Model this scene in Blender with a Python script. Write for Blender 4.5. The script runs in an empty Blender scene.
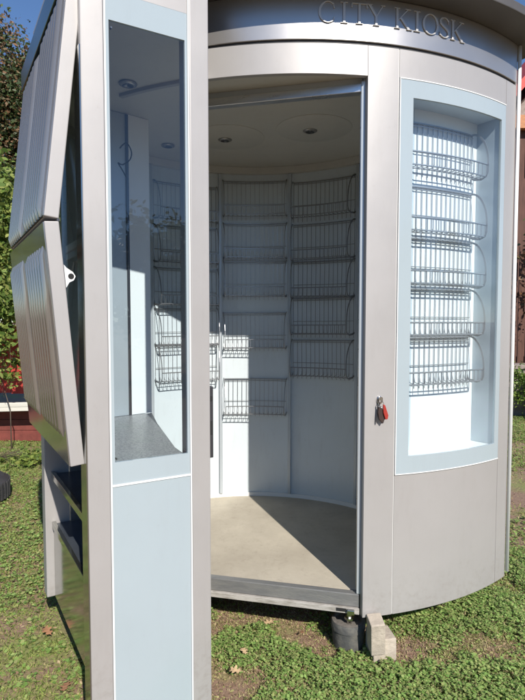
import bpy, math, random
import numpy as np
from mathutils import Vector, Matrix
random.seed(7); rng = np.random.default_rng(7)
R = math.radians; PI = math.pi; sin = math.sin; cos = math.cos
S = bpy.context.scene; COL = S.collection

# ------------------------------------------------------------------ camera, sky, sun, exposure
cam_d = bpy.data.cameras.new('camera'); cam = bpy.data.objects.new('camera', cam_d); COL.objects.link(cam)
cam.location = (0, 0, 1.45); cam.rotation_euler = (R(90 - 3.1), 0, 0)
cam_d.sensor_fit = 'VERTICAL'; cam_d.sensor_height = 36; cam_d.lens = 530 / 700 * 36
cam_d.clip_start = 0.02; cam_d.clip_end = 2000
S.camera = cam
S.render.resolution_x = 768; S.render.resolution_y = 1024
SUN_AZ = R(180 - 21.0); SUN_EL = R(37)          # azimuth clockwise from +Y
w = bpy.data.worlds.new('World'); S.world = w; w.use_nodes = True
nt = w.node_tree; nt.nodes.clear()
sky = nt.nodes.new('ShaderNodeTexSky'); sky.sky_type = 'NISHITA'; sky.sun_disc = False
sky.sun_elevation = SUN_EL; sky.sun_rotation = SUN_AZ; sky.air_density = 1.0; sky.dust_density = 0.0; sky.ozone_density = 6.0; sky.altitude = 1200
bg = nt.nodes.new('ShaderNodeBackground'); bg.inputs[1].default_value = 0.12
wo = nt.nodes.new('ShaderNodeOutputWorld'); nt.links.new(sky.outputs[0], bg.inputs[0]); nt.links.new(bg.outputs[0], wo.inputs[0])
sd = bpy.data.lights.new('sun', 'SUN'); sd.energy = 5.0; sd.angle = R(0.5); sd.color = (1, 0.95, 0.87)
sun = bpy.data.objects.new('sun', sd); COL.objects.link(sun)
sdir = Vector((sin(SUN_AZ) * cos(SUN_EL), cos(SUN_AZ) * cos(SUN_EL), sin(SUN_EL)))
sun.rotation_euler = sdir.to_track_quat('Z', 'Y').to_euler(); sun.location = sdir * 20
S.view_settings.view_transform = 'Standard'; S.view_settings.look = 'None'
S.view_settings.exposure = 0.3; S.view_settings.gamma = 1.0; S.view_settings.use_curve_mapping = False
S.render.engine = 'CYCLES'; S.cycles.max_bounces = 10; S.cycles.transparent_max_bounces = 16

# ------------------------------------------------------------------ materials
def mat(name, col, rough=0.5, metal=0.0, var=0.0, vscale=6.0, bump=0.0, bscale=60.0, stretch=None, col2=None, thresh=None, coat=0.0, island=None, trans=0.0, rvar=0.0, dirt=None, scuff=None):
    m = bpy.data.materials.new(name); m.use_nodes = True
    n = m.node_tree.nodes; L = m.node_tree.links; b = n['Principled BSDF']
    b.inputs['Base Color'].default_value = (*col, 1); b.inputs['Roughness'].default_value = rough; b.inputs['Metallic'].default_value = metal
    b.inputs['Coat Weight'].default_value = coat; b.inputs['Coat Roughness'].default_value = 0.08
    tc = n.new('ShaderNodeTexCoord'); mp = n.new('ShaderNodeMapping'); L.new(tc.outputs['Object'], mp.inputs[0])
    if stretch: mp.inputs['Scale'].default_value = stretch
    if var or col2:
        nz = n.new('ShaderNodeTexNoise'); nz.inputs['Scale'].default_value = vscale; nz.inputs['Detail'].default_value = 6; nz.inputs['Roughness'].default_value = 0.62
        L.new(mp.outputs[0], nz.inputs[0])
        cr = n.new('ShaderNodeValToRGB'); e = cr.color_ramp.elements
        if col2: e[0].color = (*col, 1); e[1].color = (*col2, 1); e[0].position, e[1].position = thresh or (0.4, 0.6)
        else:
            e[0].position, e[1].position = 0.3, 0.7
            e[0].color = (*[c * (1 - var) for c in col], 1); e[1].color = (*[min(1, c * (1 + var)) for c in col], 1)
        L.new(nz.outputs[0], cr.inputs[0]); L.new(cr.outputs[0], b.inputs['Base Color'])
        if rvar:
            mr = n.new('ShaderNodeMapRange'); mr.inputs[3].default_value = max(0, rough - rvar); mr.inputs[4].default_value = rough + rvar
            L.new(nz.outputs[0], mr.inputs[0]); L.new(mr.outputs[0], b.inputs['Roughness'])
    if island:
        g = n.new('ShaderNodeNewGeometry'); cr = n.new('ShaderNodeValToRGB'); els = cr.color_ramp.elements
        els[0].color = (*island[0], 1); els[1].color = (*island[-1], 1)
        for i, c in enumerate(island[1:-1]):
            e = els.new((i+1)/(len(island)-1)); e.color = (*c, 1)
        els[0].position = 0
        L.new(g.outputs['Random Per Island'], cr.inputs[0]); L.new(cr.outputs[0], b.inputs['Base Color'])
        if trans:
            t = n.new('ShaderNodeBsdfTranslucent'); L.new(cr.outputs[0], t.inputs[0]); mx = n.new('ShaderNodeMixShader'); mx.inputs[0].default_value = trans
            L.new(b.outputs[0], mx.inputs[1]); L.new(t.outputs[0], mx.inputs[2]); L.new(mx.outputs[0], n['Material Output'].inputs[0])
    if dirt or scuff:          # stains: sparse specks and vertical runs, muddy splash low on the panel, fine scuffs
        src = b.inputs['Base Color'].links[0].from_socket if b.inputs['Base Color'].links else None
        dn = n.new('ShaderNodeTexNoise'); dn.inputs['Scale'].default_value = 9; dn.inputs['Detail'].default_value = 9; dn.inputs['Roughness'].default_value = 0.72
        dm = n.new('ShaderNodeMapping'); dm.inputs['Scale'].default_value = (3.0, 3.0, 0.55); L.new(tc.outputs['Object'], dm.inputs[0]); L.new(dm.outputs[0], dn.inputs[0])
        d2 = n.new('ShaderNodeTexNoise'); d2.inputs['Scale'].default_value = 38; d2.inputs['Detail'].default_value = 6; d2.inputs['Roughness'].default_value = 0.7; L.new(tc.outputs['Object'], d2.inputs[0])
        c1 = n.new('ShaderNodeMapRange'); c1.inputs[1].default_value = 0.52; c1.inputs[2].default_value = 0.78; c1.inputs[4].default_value = (dirt or scuff); L.new(dn.outputs[0], c1.inputs[0])
        c2 = n.new('ShaderNodeMapRange'); c2.inputs[1].default_value = 0.62; c2.inputs[2].default_value = 0.72; c2.inputs[4].default_value = (dirt or scuff); L.new(d2.outputs[0], c2.inputs[0])
        fac = n.new('ShaderNodeMath'); fac.operation = 'ADD'; L.new(c1.outputs[0], fac.inputs[0]); L.new(c2.outputs[0], fac.inputs[1])
        out_ = fac.outputs[0]
        if dirt:
            sx = n.new('ShaderNodeSeparateXYZ'); L.new(tc.outputs['Object'], sx.inputs[0])
            hz = n.new('ShaderNodeMapRange'); hz.inputs[1].default_value = 0.22; hz.inputs[2].default_value = 0.0; hz.inputs[3].default_value = 0.0; hz.inputs[4].default_value = 1.0; L.new(sx.outputs[2], hz.inputs[0])
            sp_ = n.new('ShaderNodeMapRange'); sp_.inputs[1].default_value = 0.48; sp_.inputs[2].default_value = 0.66; sp_.inputs[4].default_value = 0.22; L.new(d2.outputs[0], sp_.inputs[0])
            m2 = n.new('ShaderNodeMath'); m2.operation = 'MULTIPLY_ADD'; L.new(hz.outputs[0], m2.inputs[0]); L.new(sp_.outputs[0], m2.inputs[1]); L.new(out_, m2.inputs[2]); out_ = m2.outputs[0]
        mxc = n.new('ShaderNodeMix'); mxc.data_type = 'RGBA'; mxc.clamp_factor = True; L.new(out_, mxc.inputs[0])
        if src: L.new(src, mxc.inputs[6])
        else: mxc.inputs[6].default_value = (*col, 1)
        mxc.inputs[7].default_value = (0.20, 0.16, 0.12, 1); L.new(mxc.outputs[2], b.inputs['Base Color'])
    if bump:
        nb = n.new('ShaderNodeTexNoise'); nb.inputs['Scale'].default_value = bscale; nb.inputs['Detail'].default_value = 5
        L.new(mp.outputs[0], nb.inputs[0]); bp = n.new('ShaderNodeBump'); bp.inputs['Strength'].default_value = bump; bp.inputs['Distance'].default_value = 0.01
        L.new(nb.outputs[0], bp.inputs['Height']); L.new(bp.outputs[0], b.inputs['Normal'])
    return m

def glass_mat(name, tint, refl=1.0):
    m = bpy.data.materials.new(name); m.use_nodes = True
    n = m.node_tree.nodes; L = m.node_tree.links; n.clear()
    o = n.new('ShaderNodeOutputMaterial'); mx = n.new('ShaderNodeMixShader'); t = n.new('ShaderNodeBsdfTransparent'); g = n.new('ShaderNodeBsdfGlossy')
    t.inputs[0].default_value = (*tint, 1); g.inputs['Roughness'].default_value = 0.0; g.inputs[0].default_value = (refl, refl, refl, 1)
    f = n.new('ShaderNodeFresnel'); 
    ge = n.new('ShaderNodeNewGeometry'); mr = n.new('ShaderNodeMapRange'); mr.inputs[3].default_value = 1.68; mr.inputs[4].default_value = 1/1.68
    L.new(ge.outputs['Backfacing'], mr.inputs[0]); L.new(mr.outputs[0], f.inputs[0])
    L.new(f.outputs[0], mx.inputs[0]); L.new(t.outputs[0], mx.inputs[1]); L.new(g.outputs[0], mx.inputs[2]); L.new(mx.outputs[0], o.inputs[0])
    return m

M = dict(
    silver=mat('silver_paint', (0.39, 0.37, 0.357), 0.42, 0.22, var=0.04, vscale=2.2, bump=0.03, bscale=9, rvar=0.08, dirt=0.09),
    fascia=mat('fascia_metal', (0.46, 0.44, 0.425), 0.33, 0.75, var=0.03, vscale=3, bump=0.03, bscale=7, rvar=0.06),
    brushed=mat('bare_aluminium', (0.62, 0.61, 0.60), 0.3, 0.9, var=0.08, vscale=9, stretch=(1, 1, 8), rvar=0.1),
    shutter=mat('shutter_metal', (0.38, 0.35, 0.32), 0.14, 0.72, var=0.06, vscale=5, rvar=0.08),
    shiny=mat('polished_metal', (0.36, 0.37, 0.35), 0.12, 0.95, var=0.1, vscale=4, bump=0.015, bscale=6, rvar=0.05),
    blue=mat('pale_blue_enamel', (0.35, 0.405, 0.43), 0.22, 0.0, var=0.03, vscale=1.6, coat=0.4, scuff=0.05),
    gasket=mat('white_gasket', (0.72, 0.72, 0.70), 0.5),
    black=mat('black_rubber', (0.02, 0.02, 0.022), 0.6),
    inner=mat('white_laminate', (0.57, 0.625, 0.65), 0.35, 0, var=0.03, vscale=2, coat=0.15, scuff=0.13),
    corn=mat('tree_reflection_cornice', (0.10, 0.125, 0.09), 0.15, 0.8, var=0.1, vscale=4, bump=0.05, bscale=5),  # dark green of mirrored trees is put into the base colour
    lettering=mat('pale_silver_letter', (0.52, 0.505, 0.49), 0.35, 0.3),
    post=mat('grey_blue_post', (0.46, 0.50, 0.53), 0.35, 0.3, var=0.04),
    ceil=mat('ceiling_board', (0.56, 0.54, 0.49), 0.5, 0, var=0.04, vscale=2, scuff=0.1),
    floor=mat('dusty_floor', (0.36, 0.315, 0.25), 0.75, 0, col2=(0.48, 0.43, 0.345), thresh=(0.3, 0.68), vscale=3.2, bump=0.1, bscale=60, scuff=0.35),
    sill=mat('worn_threshold', (0.17, 0.17, 0.17), 0.5, 0.3, col2=(0.24, 0.235, 0.22), thresh=(0.35, 0.8), vscale=9, stretch=(1, 4, 6), bump=0.15, bscale=30),
    chip=mat('chipped_skirting', (0.40, 0.375, 0.345), 0.7, 0, col2=(0.22, 0.20, 0.17), thresh=(0.45, 0.7), vscale=14, stretch=(1, 1, 5), bump=0.2, bscale=40),
    counter=mat('speckled_counter', (0.16, 0.165, 0.17), 0.35, 0, col2=(0.36, 0.36, 0.36), thresh=(0.4, 0.62), vscale=160),
    darkshelf=mat('dark_shelf', (0.06, 0.07, 0.085), 0.35, 0.2, var=0.2, vscale=8),
    wire=mat('zinc_wire', (0.34, 0.34, 0.35), 0.35, 0.8),
    wire2=mat('bright_zinc_wire', (0.40, 0.40, 0.41), 0.35, 0.5),
    white=mat('white_case_lining', (0.80, 0.81, 0.80), 0.4),
    roofdark=mat('dark_eave_paint', (0.09, 0.083, 0.078), 0.5, 0.1, var=0.1),
    lens=mat('lamp_glass', (0.08, 0.08, 0.08), 0.1, 0.3), ring=mat('lamp_rim', (0.32, 0.30, 0.28), 0.3, 0.6),
    lock=mat('lock_plate', (0.09, 0.09, 0.10), 0.35, 0.7), hole=mat('lock_hole', (0.012, 0.012, 0.012), 0.8),
    chrome=mat('chrome', (0.6, 0.58, 0.55), 0.2, 1.0), red=mat('red_tag', (0.33, 0.03, 0.02), 0.4, coat=0.3), leather=mat('dark_leather', (0.04, 0.02, 0.015), 0.6),
    brick=mat('pale_paver', (0.42, 0.36, 0.29), 0.9, 0, var=0.2, vscale=14, bump=0.4, bscale=60),
    tub=mat('weathered_rubber', (0.07, 0.07, 0.068), 0.8, 0, col2=(0.15, 0.14, 0.12), thresh=(0.45, 0.7), vscale=16, bump=0.3, bscale=50),
    tubtop=mat('dusty_rubber_top', (0.14, 0.125, 0.11), 0.9, 0, var=0.25, vscale=22, bump=0.3, bscale=60),
    tyre=mat('tyre_rubber', (0.035, 0.034, 0.035), 0.75, 0, var=0.3, vscale=10, bump=0.2, bscale=40),
    soil=mat('brown_soil', (0.24, 0.155, 0.105), 0.95, 0, col2=(0.20, 0.21, 0.07), thresh=(0.50, 0.62), vscale=1.6, bump=0.9, bscale=45),
    clover=mat('clover_leaf', (0.06, 0.13, 0.02), 0.85, island=[(0.13, 0.25, 0.05), (0.24, 0.38, 0.09), (0.35, 0.48, 0.15), (0.42, 0.44, 0.16), (0.18, 0.32, 0.07), (0.30, 0.28, 0.12), (0.28, 0.43, 0.11)], trans=0.35),
    moss=mat('dry_moss', (0.12, 0.07, 0.03), 0.85, island=[(0.20, 0.12, 0.075), (0.36, 0.23, 0.15), (0.32, 0.30, 0.12), (0.45, 0.34, 0.21), (0.28, 0.32, 0.09)], trans=0.2),
    grass=mat('grass_blade', (0.1, 0.16, 0.03), 0.8, island=[(0.25, 0.40, 0.07), (0.39, 0.50, 0.11), (0.50, 0.53, 0.18), (0.30, 0.44, 0.08), (0.42, 0.40, 0.16)], trans=0.4),
    dry2=mat('pale_dry_leaf', (0.60, 0.42, 0.24), 0.7, var=0.25, vscale=30, bump=0.3, bscale=80),
    dry=mat('dry_leaf', (0.32, 0.16, 0.08), 0.7, var=0.35, vscale=30, bump=0.3, bscale=80),
    conif=mat('dark_foliage', (0.03, 0.06, 0.02), 0.55, island=[(0.03, 0.055, 0.016), (0.05, 0.085, 0.025), (0.085, 0.12, 0.035), (0.05, 0.075, 0.025)], trans=0.25),
    rust=mat('rusty_foliage', (0.12, 0.07, 0.03), 0.6, island=[(0.10, 0.07, 0.03), (0.20, 0.11, 0.05), (0.27, 0.14, 0.07), (0.08, 0.09, 0.03)], trans=0.25),
    bright=mat('bright_foliage', (0.09, 0.16, 0.02), 0.65, island=[(0.07, 0.13, 0.02), (0.14, 0.22, 0.035), (0.24, 0.30, 0.06), (0.32, 0.34, 0.09), (0.10, 0.16, 0.03)], trans=0.3),
    hedge=mat('hedge_foliage', (0.10, 0.17, 0.03), 0.5, island=[(0.05, 0.10, 0.015), (0.12, 0.20, 0.03), (0.20, 0.26, 0.05), (0.09, 0.15, 0.02)], trans=0.2),
    bark=mat('bark', (0.10, 0.075, 0.055), 0.9, 0, var=0.35, vscale=9, stretch=(3, 3, 0.6), bump=0.5, bscale=30),
    redboard=mat('red_board', (0.42, 0.04, 0.028), 0.7, 0, var=0.25, vscale=7, stretch=(1, 1, 0.3), bump=0.15, bscale=30),
    redbrick=mat('dull_red_board', (0.17, 0.04, 0.03), 0.8, 0, var=0.3, vscale=8, bump=0.2, bscale=30),
    pale=mat('weathered_white_plank', (0.58, 0.55, 0.48), 0.7, 0, var=0.12, vscale=6, stretch=(0.4, 3, 3)),
    brownwall=mat('brown_timber', (0.10, 0.045, 0.03), 0.8, 0, var=0.3, vscale=6, stretch=(4, 4, 0.5), bump=0.2, bscale=20),
    shingle=mat('grey_shingle', (0.27, 0.22, 0.19), 0.9, 0, var=0.3, vscale=14, bump=0.5, bscale=25),
    orange=mat('orange_timber', (0.42, 0.17, 0.06), 0.6, 0, var=0.2, vscale=9, stretch=(1, 1, 4)),
    roofred=mat('red_roof', (0.50, 0.05, 0.035), 0.6, 0, var=0.15, vscale=5),
    housew=mat('house_wall', (0.30, 0.22, 0.17), 0.9, 0, var=0.12, vscale=3),
    glass=glass_mat('window_glass', (0.88, 0.94, 0.97)),
    glassd=glass_mat('dark_glass', (0.45, 0.52, 0.50)),
)

# ------------------------------------------------------------------ mesh collector
class MB:
    def __init__(s): s.v = []; s.f = []
    def add(s, vs, fs):
        k = len(s.v); s.v += [tuple(p) for p in vs]; s.f += [tuple(i + k for i in f) for f in fs]; return s
    def box(s, c, size, rz=0, mat4=None):
        hx, hy, hz = [q / 2 for q in size]; vs = []
        for x, y, z in ((-1,-1,-1),(1,-1,-1),(1,1,-1),(-1,1,-1),(-1,-1,1),(1,-1,1),(1,1,1),(-1,1,1)):
            p = Vector((x*hx, y*hy, z*hz))
            if mat4: p = mat4 @ p
            else: p = Vector((p.x*cos(rz)-p.y*sin(rz), p.x*sin(rz)+p.y*cos(rz), p.z))
            vs.append(p + Vector(c))
        return s.add(vs, [(0,3,2,1),(4,5,6,7),(0,1,5,4),(1,2,6,5),(2,3,7,6),(3,0,4,7)])
    def prism(s, pts, z0, z1):
        n = len(pts); a = sum(pts[i][0]*pts[(i+1)%n][1]-pts[(i+1)%n][0]*pts[i][1] for i in range(n))
        if a < 0: pts = pts[::-1]
        vs = [(x, y, z0) for x, y in pts] + [(x, y, z1) for x, y in pts]
        return s.add(vs, [tuple(range(n))[::-1], tuple(range(n, 2*n))] + [(i, (i+1)%n, n+(i+1)%n, n+i) for i in range(n)])
    def grid(s, rows, close=False):        # rows of equal-length point lists
        k = len(s.v); m = len(rows[0])
        for r in rows: s.v += [tuple(p) for p in r]
        for i in range(len(rows)-1):
            for j in range(m if close else m-1):
                j2 = (j+1) % m
                s.f.append((k+i*m+j, k+i*m+j2, k+(i+1)*m+j2, k+(i+1)*m+j))
        return s
    def tube(s, pts, r, n=4, cap=True):
        pts = [Vector(p) for p in pts]; k = len(s.v); N = len(pts)
        up = None
        for i, p in enumerate(pts):
            t = (pts[min(i+1, N-1)] - pts[max(i-1, 0)]).normalized()
            if up is None:
                up = Vector((0,0,1)) if abs(t.z) < 0.9 else Vector((1,0,0))
            a = t.cross(up).normalized(); b = a.cross(t).normalized(); up = b
            rr = r[i] if isinstance(r, (list, tuple)) else r
            for j in range(n):
                q = 2*PI*(j+0.5)/n; s.v.append(tuple(p + a*(cos(q)*rr) + b*(sin(q)*rr)))
        for i in range(N-1):
            for j in range(n):
                j2 = (j+1) % n; s.f.append((k+i*n+j, k+(i+1)*n+j, k+(i+1)*n+j2, k+i*n+j2))
        if cap: s.f.append(tuple(k+j for j in range(n))); s.f.append(tuple(k+(N-1)*n+j for j in range(n))[::-1])
        return s
    def lathe(s, prof, c=(0,0,0), n=24, axis='z'):
        rows = []
        for r, z in prof:
            row = []
            for j in range(n):
                q = 2*PI*j/n
                p = (r*cos(q), r*sin(q), z) if axis == 'z' else (r*cos(q), z, r*sin(q))
                row.append((p[0]+c[0], p[1]+c[1], p[2]+c[2]))
            rows.append(row)
        return s.grid(rows, True)
    def build(s, name, m, parent=None, org=None, bevel=0.0, smooth=False, fix=True):
        me = bpy.data.meshes.new(name); o = Vector(org) if org is not None else (Vector(parent['_org']) if parent is not None and '_org' in parent else Vector((0,0,0)))
        me.from_pydata([(x-o.x, y-o.y, z-o.z) for x, y, z in s.v], [], s.f); me.materials.append(m)
        if fix:
            import bmesh
            b = bmesh.new(); b.from_mesh(me); bmesh.ops.recalc_face_normals(b, faces=b.faces); b.to_mesh(me); b.free()
        ob = bpy.data.objects.new(name, me); COL.objects.link(ob)
        if parent is not None: ob.parent = parent; ob['_org'] = tuple(o)
        else: ob.location = o
        if bevel:
            md = ob.modifiers.new('bevel', 'BEVEL'); md.width = bevel; md.segments = 2; md.limit_method = 'ANGLE'; md.angle_limit = R(40)
        if smooth:
            for p in me.polygons: p.use_smooth = True
            if smooth != True: me.set_sharp_from_angle(angle=smooth)
        return ob

def tag(o, label, cat, group=None):
    o['label'] = label; o['category'] = cat
    if group: o['group'] = group
    return o
def empty(name, loc, label, cat, group=None):
    o = bpy.data.objects.new(name, None); COL.objects.link(o); o.location = loc; o['_org'] = tuple(loc); o.empty_display_size = 0.1
    return tag(o, label, cat, group)
def setting(o, kind='structure'): o['kind'] = kind; return o

# ------------------------------------------------------------------ plan of the kiosk
ZB = 0.165                                   # underside above the ground
AX, AY, AR = 0.17, 3.79, 1.58                # arc of the front
IX, IY, IR = -0.06, 2.60, 1.00               # round inner wall
N = Vector((-0.56, 1.674)); D1 = Vector((-0.52, 0.854)); DN = Vector((-0.854, -0.52)); D2 = Vector((0.87, 0.493)); DS = Vector((0.493, -0.87))
def arc(ph, r): return (AX + r*sin(ph), AY - r*cos(ph))
def inn(ps, r): return (IX + r*sin(ps), IY + r*cos(ps))
def arcwall(mb, r0, r1, p0, p1, z0, z1, n=40, fn=arc):
    ps = [p0 + (p1-p0)*i/n for i in range(n+1)]
    mb.grid([[(*fn(p, r0), z0), (*fn(p, r1), z0), (*fn(p, r1), z1), (*fn(p, r0), z1), (*fn(p, r0), z0)] for p in ps])
    for p in (p0, p1): mb.add([(*fn(p, r0), z0), (*fn(p, r1), z0), (*fn(p, r1), z1), (*fn(p, r0), z1)], [(0,1,2,3)])
    return mb
def face_box(mb, a0, a1, d0, d1, z0, z1, o=N, t=D2, n=DS):     # box on a straight side: a along t, d outward along n
    return mb.prism([tuple(o + t*a + n*d) for a, d in ((a0,d0),(a1,d0),(a1,d1),(a0,d1))], z0, z1)

K = empty('round_kiosk', (0, 2.6, ZB), 'silver round sales kiosk with open door, glass sides and folding shutter', 'kiosk')
PJ0, PJ1, PW, PC = R(9.6), R(14.6), R(38.0), R(41.3)           # door jamb, panel seam, window end, corner
ZH, ZS, ZF, ZE = 2.455, 2.59, 2.765, 2.766

# floor, threshold
out = [inn(R(a), IR-0.003) for a in range(-88, 88, 4)]
fl = [tuple(N + D1*0.9 - DN*0.07), *out, arc(R(36), AR-0.05), arc(R(25), AR-0.05), (0.43, 2.31), (-0.27, 2.455), (-0.30, 1.97), tuple(N + D2*0.35 - DS*0.022), tuple(N + D2*0.075 - DS*0.022)]
MB().prism(fl, 0.19, 0.25).build('floor_panel', M['floor'], K)
th0, th1 = Vector((-0.30, 2.43)), Vector((0.425, 2.262)); tt = (th1-th0).normalized(); tn = Vector((tt.y, -tt.x)); TL = (th1-th0).length
mb = MB(); face_box(mb, 0, TL, -0.035, 0.0, 0.195, 0.253, th0, tt, tn); th = mb.build('door_sill', M['sill'], K, bevel=0.003)
mb = MB(); face_box(mb, 0, TL, -0.03, 0.012, 0.168, 0.193, th0, tt, tn); mb.build('sill_skirting', M['chip'], th, bevel=0.002)
mb = MB(); face_box(mb, TL-0.10, TL-0.055, 0.0125, 0.014, 0.176, 0.19, th0, tt, tn); mb.build('slot', M['hole'], th)
mb = MB(); face_box(mb, TL-0.05, TL-0.02, 0.0125, 0.03, 0.172, 0.192, th0, tt, tn); mb.build('latch', M['chrome'], th, bevel=0.002)

# front arc: jamb panel, lower panel, window panel, end panel
def bb(name, m, p0, p1, z0, z1, r0=AR-0.02, r1=AR, bev=0.002, n=24, parent=K):
    return arcwall(MB(), r0, r1, p0, p1, z0, z1, n).build(name, m, parent, bevel=bev, smooth=R(30))
g = 0.0012
jp = bb('jamb_panel', M['silver'], PJ0, PJ1-g, ZB, ZS-0.012, AR-0.03)
lp = bb('lower_panel', M['silver'], PJ1+g, PW-g, ZB, 0.785)
bb('upper_panel', M['silver'], PJ1+g, PW-g, 2.462, ZS-0.012)
bb('end_panel', M['silver'], PW+g, PC, ZB, ZS-0.012)
bb('seam_backing', M['black'], PJ0+0.002, PC-0.002, ZB+0.01, ZS-0.02, AR-0.026, AR-0.0205)  if False else None
for p in (PJ1, PW): arcwall(MB(), AR-0.018, AR-0.003, p-g*0.8, p+g*0.8, ZB+0.002, ZS-0.014, 1).build('seam', M['gasket'], K)
bb('head_panel', M['silver'], R(-31), PJ0-g, ZH, ZS-0.012)
bb('shadow_gap', M['black'], R(-31), PC-0.002, ZS-0.012, ZS, AR-0.02, AR-0.006)
fa = bb('fascia', M['fascia'], R(-31), PC, ZS, ZF, AR-0.02, AR+0.002, n=60)
# corner tube and side wall
c = arc(PC, AR); tx, ty = c[0]+0.022, c[1]+0.012
MB().tube([(tx, ty, 0.19), (tx, ty, ZF+0.02)], 0.009, 10).build('corner_tube', M['gasket'], K, smooth=True)
mb = MB(); mb.prism([arc(PC, AR-0.02), arc(PC, AR), (c[0]+0.01, c[1]+0.012), (1.03, 3.05), (1.0, 3.03)], ZB, ZF); mb.build('corner_wall', M['silver'], K)
# outer round wall + inner lining
arcwall(MB(), IR+0.015, IR+0.05, R(-82), R(78), ZB, ZF, 60, inn).build('round_wall', M['silver'], K, smooth=R(30))
lin = arcwall(MB(), IR, IR+0.012, R(-88), R(88), 0.25, 2.47, 70, inn).build('wall_lining', M['inner'], K, smooth=R(30))
arcwall(MB(), IR-0.012, IR-0.001, R(-87), R(86), 0.25, 0.275, 70, inn).build('base_trim', M['gasket'], lin, smooth=R(30))
arcwall(MB(), IR-0.03, IR-0.001, R(-87), R(86), 2.425, 2.469, 70, inn).build('ceiling_trim', M['ceil'], lin, smooth=R(30))
# right inner return from the jamb to the round wall
mb = MB(); mb.prism([(0.425, 2.275), (0.445, 2.275), (0.98, 2.62), (0.94, 2.63)], 0.25, 2.47); mb.build('inner_return', M['inner'], K)
# ceiling
ce = MB().prism([tuple(N + D1*0.93 - DN*0.01), *[inn(R(a), IR+0.01) for a in range(-84, 88, 4)], arc(R(37), AR-0.03), arc(R(25), AR-0.03), arc(R(12), AR-0.03), arc(R(0), AR-0.03), arc(R(-8), AR-0.03), arc(R(-15.5), AR-0.01), (-0.237, 1.95), tuple(N + D2*0.005 - DS*0.01)], 2.47, 2.50).build('ceiling', M['ceil'], K)
for x, y in ((-0.577, 2.331), (-0.548, 3.131), (-0.21, 3.029), (0.254, 2.89)):
    if x > -0.4: MB().lathe([(0.0, -0.004), (0.196, -0.004), (0.20, -0.002), (0.20, 0.0)], (x+0.02, y-0.02, 2.47), 48).build('round_cover', M['ceil'], ce, smooth=R(30))
    l = MB().lathe([(0.024, -0.008), (0.030, -0.007), (0.037, -0.004), (0.039, -0.001)], (x, y, 2.466), 32).build('spot_rim', M['ring'], ce, smooth=True)
    MB().lathe([(0.0, 0.001), (0.018, -0.003), (0.025, -0.007)], (x, y, 2.466), 24).build('spot_lens', M['lens'], ce, smooth=True)
# door head bar and frame posts
mb = MB(); face_box(mb, 0.0, TL-0.01, -0.05, -0.01, 2.41, 2.445, th0, tt, tn); df = mb.build('door_frame', M['brushed'], K, bevel=0.002)
mb = MB(); face_box(mb, 0.0, TL-0.01, -0.045, -0.018, 2.4455, 2.4695, th0, tt, tn); mb.build('head_packer', M['post'], df)
mb = MB(); face_box(mb, TL-0.018, TL-0.002, -0.06, -0.028, 0.253, 2.41, th0, tt, tn); mb.build('frame_post', M['brushed'], df, bevel=0.002)
mb = MB(); face_box(mb, TL-0.014, TL+0.004, -0.024, -0.001, 0.254, 2.45, th0, tt, tn); fp = mb.build('frame_post', M['post'], df, bevel=0.003)
q = th0 + tt*(TL-0.0155)
mb = MB(); face_box(mb, TL-0.0155, TL-0.0141, -0.021, -0.005, 0.98, 1.25, th0, tt, tn); lk = mb.build('lock_strip', M['chrome'], fp)
mb = MB(); face_box(mb, TL-0.0165, TL-0.0156, -0.018, -0.008, 1.17, 1.21, th0, tt, tn); mb.build('lock_bolt', M['hole'], fp)
# lock cylinder
def arcp(ph, r, z): x, y = arc(ph, r); return Vector((x, y, z))
lc = arcp(R(11.9), AR, 1.115); ln = Vector((sin(R(11.9)), -cos(R(11.9)), 0)); lt = Vector((cos(R(11.9)), sin(R(11.9)), 0))
mb = MB(); rows = []
for d, s_ in ((0.0005, 1.0), (0.006, 1.0), (0.009, 0.8)):
    rows.append([lc + ln*d + lt*(0.012*s_*cos(a)) + Vector((0,0,0.019*s_*sin(a))) for a in [2*PI*i/20 for i in range(20)]])
mb.grid(rows, True); mb.f.append(tuple(range(40, 60))); lcy = mb.build('lock_plate', M['chrome'], jp, smooth=R(40))
mb = MB(); mb.tube([lc + ln*0.008 + Vector((0,0,0.004)), lc + ln*0.016 + Vector((0,0,0.004))], 0.008, 14); mb.build('lock_cylinder', M['lock'], jp, smooth=R(40))

# display window
wf = MB()
F0, F1 = PJ1+0.004, PW-0.004; W0, W1 = R(17.0), R(36.5)
for a, b, z0, z1 in ((F0, W0, 0.79, 2.457), (W1, F1, 0.79, 2.457), (W0, W1, 0.79, 0.865), (W0, W1, 2.385, 2.457)):
    arcwall(wf, AR-0.005, AR+0.004, a, b, z0, z1, 24)
wfo = wf.build('display_window', M['blue'], K, smooth=R(30))
for z0, z1 in ((0.7856, 0.7895), (2.4575, 2.4615)): arcwall(MB(), AR-0.01, AR+0.006, F0, F1, z0, z1, 24).build('edge_strip', M['gasket'], wfo, smooth=R(30))
arcwall(MB(), AR-0.01, AR+0.006, PJ1+0.0016, F0-0.0004, 0.7856, 2.4615, 1).build('edge_strip', M['gasket'], wfo)
mb = MB(); ps = [W0 + (W1-W0)*i/24 for i in range(25)]
mb.grid([[(*arc(p, AR-0.002), 0.866), (*arc(p, AR-0.002), 2.384)] for p in ps]); mb.build('pane', M['glass'], wfo, smooth=True)
BD = 0.125
bx = MB()
arcwall(bx, AR-BD-0.01, AR-BD, F0, F1, 0.80, 2.44, 24); cb = bx.build('case_back', M['white'], wfo, smooth=R(30))
arcwall(MB(), AR-BD+0.001, AR-0.021, F0, F1, 0.835, 0.855, 24).build('case_floor', M['white'], wfo, smooth=R(30))
arcwall(MB(), AR-BD+0.001, AR-0.021, F0, F1, 2.40, 2.42, 24).build('case_top', M['inner'], wfo, smooth=R(30))
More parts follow.
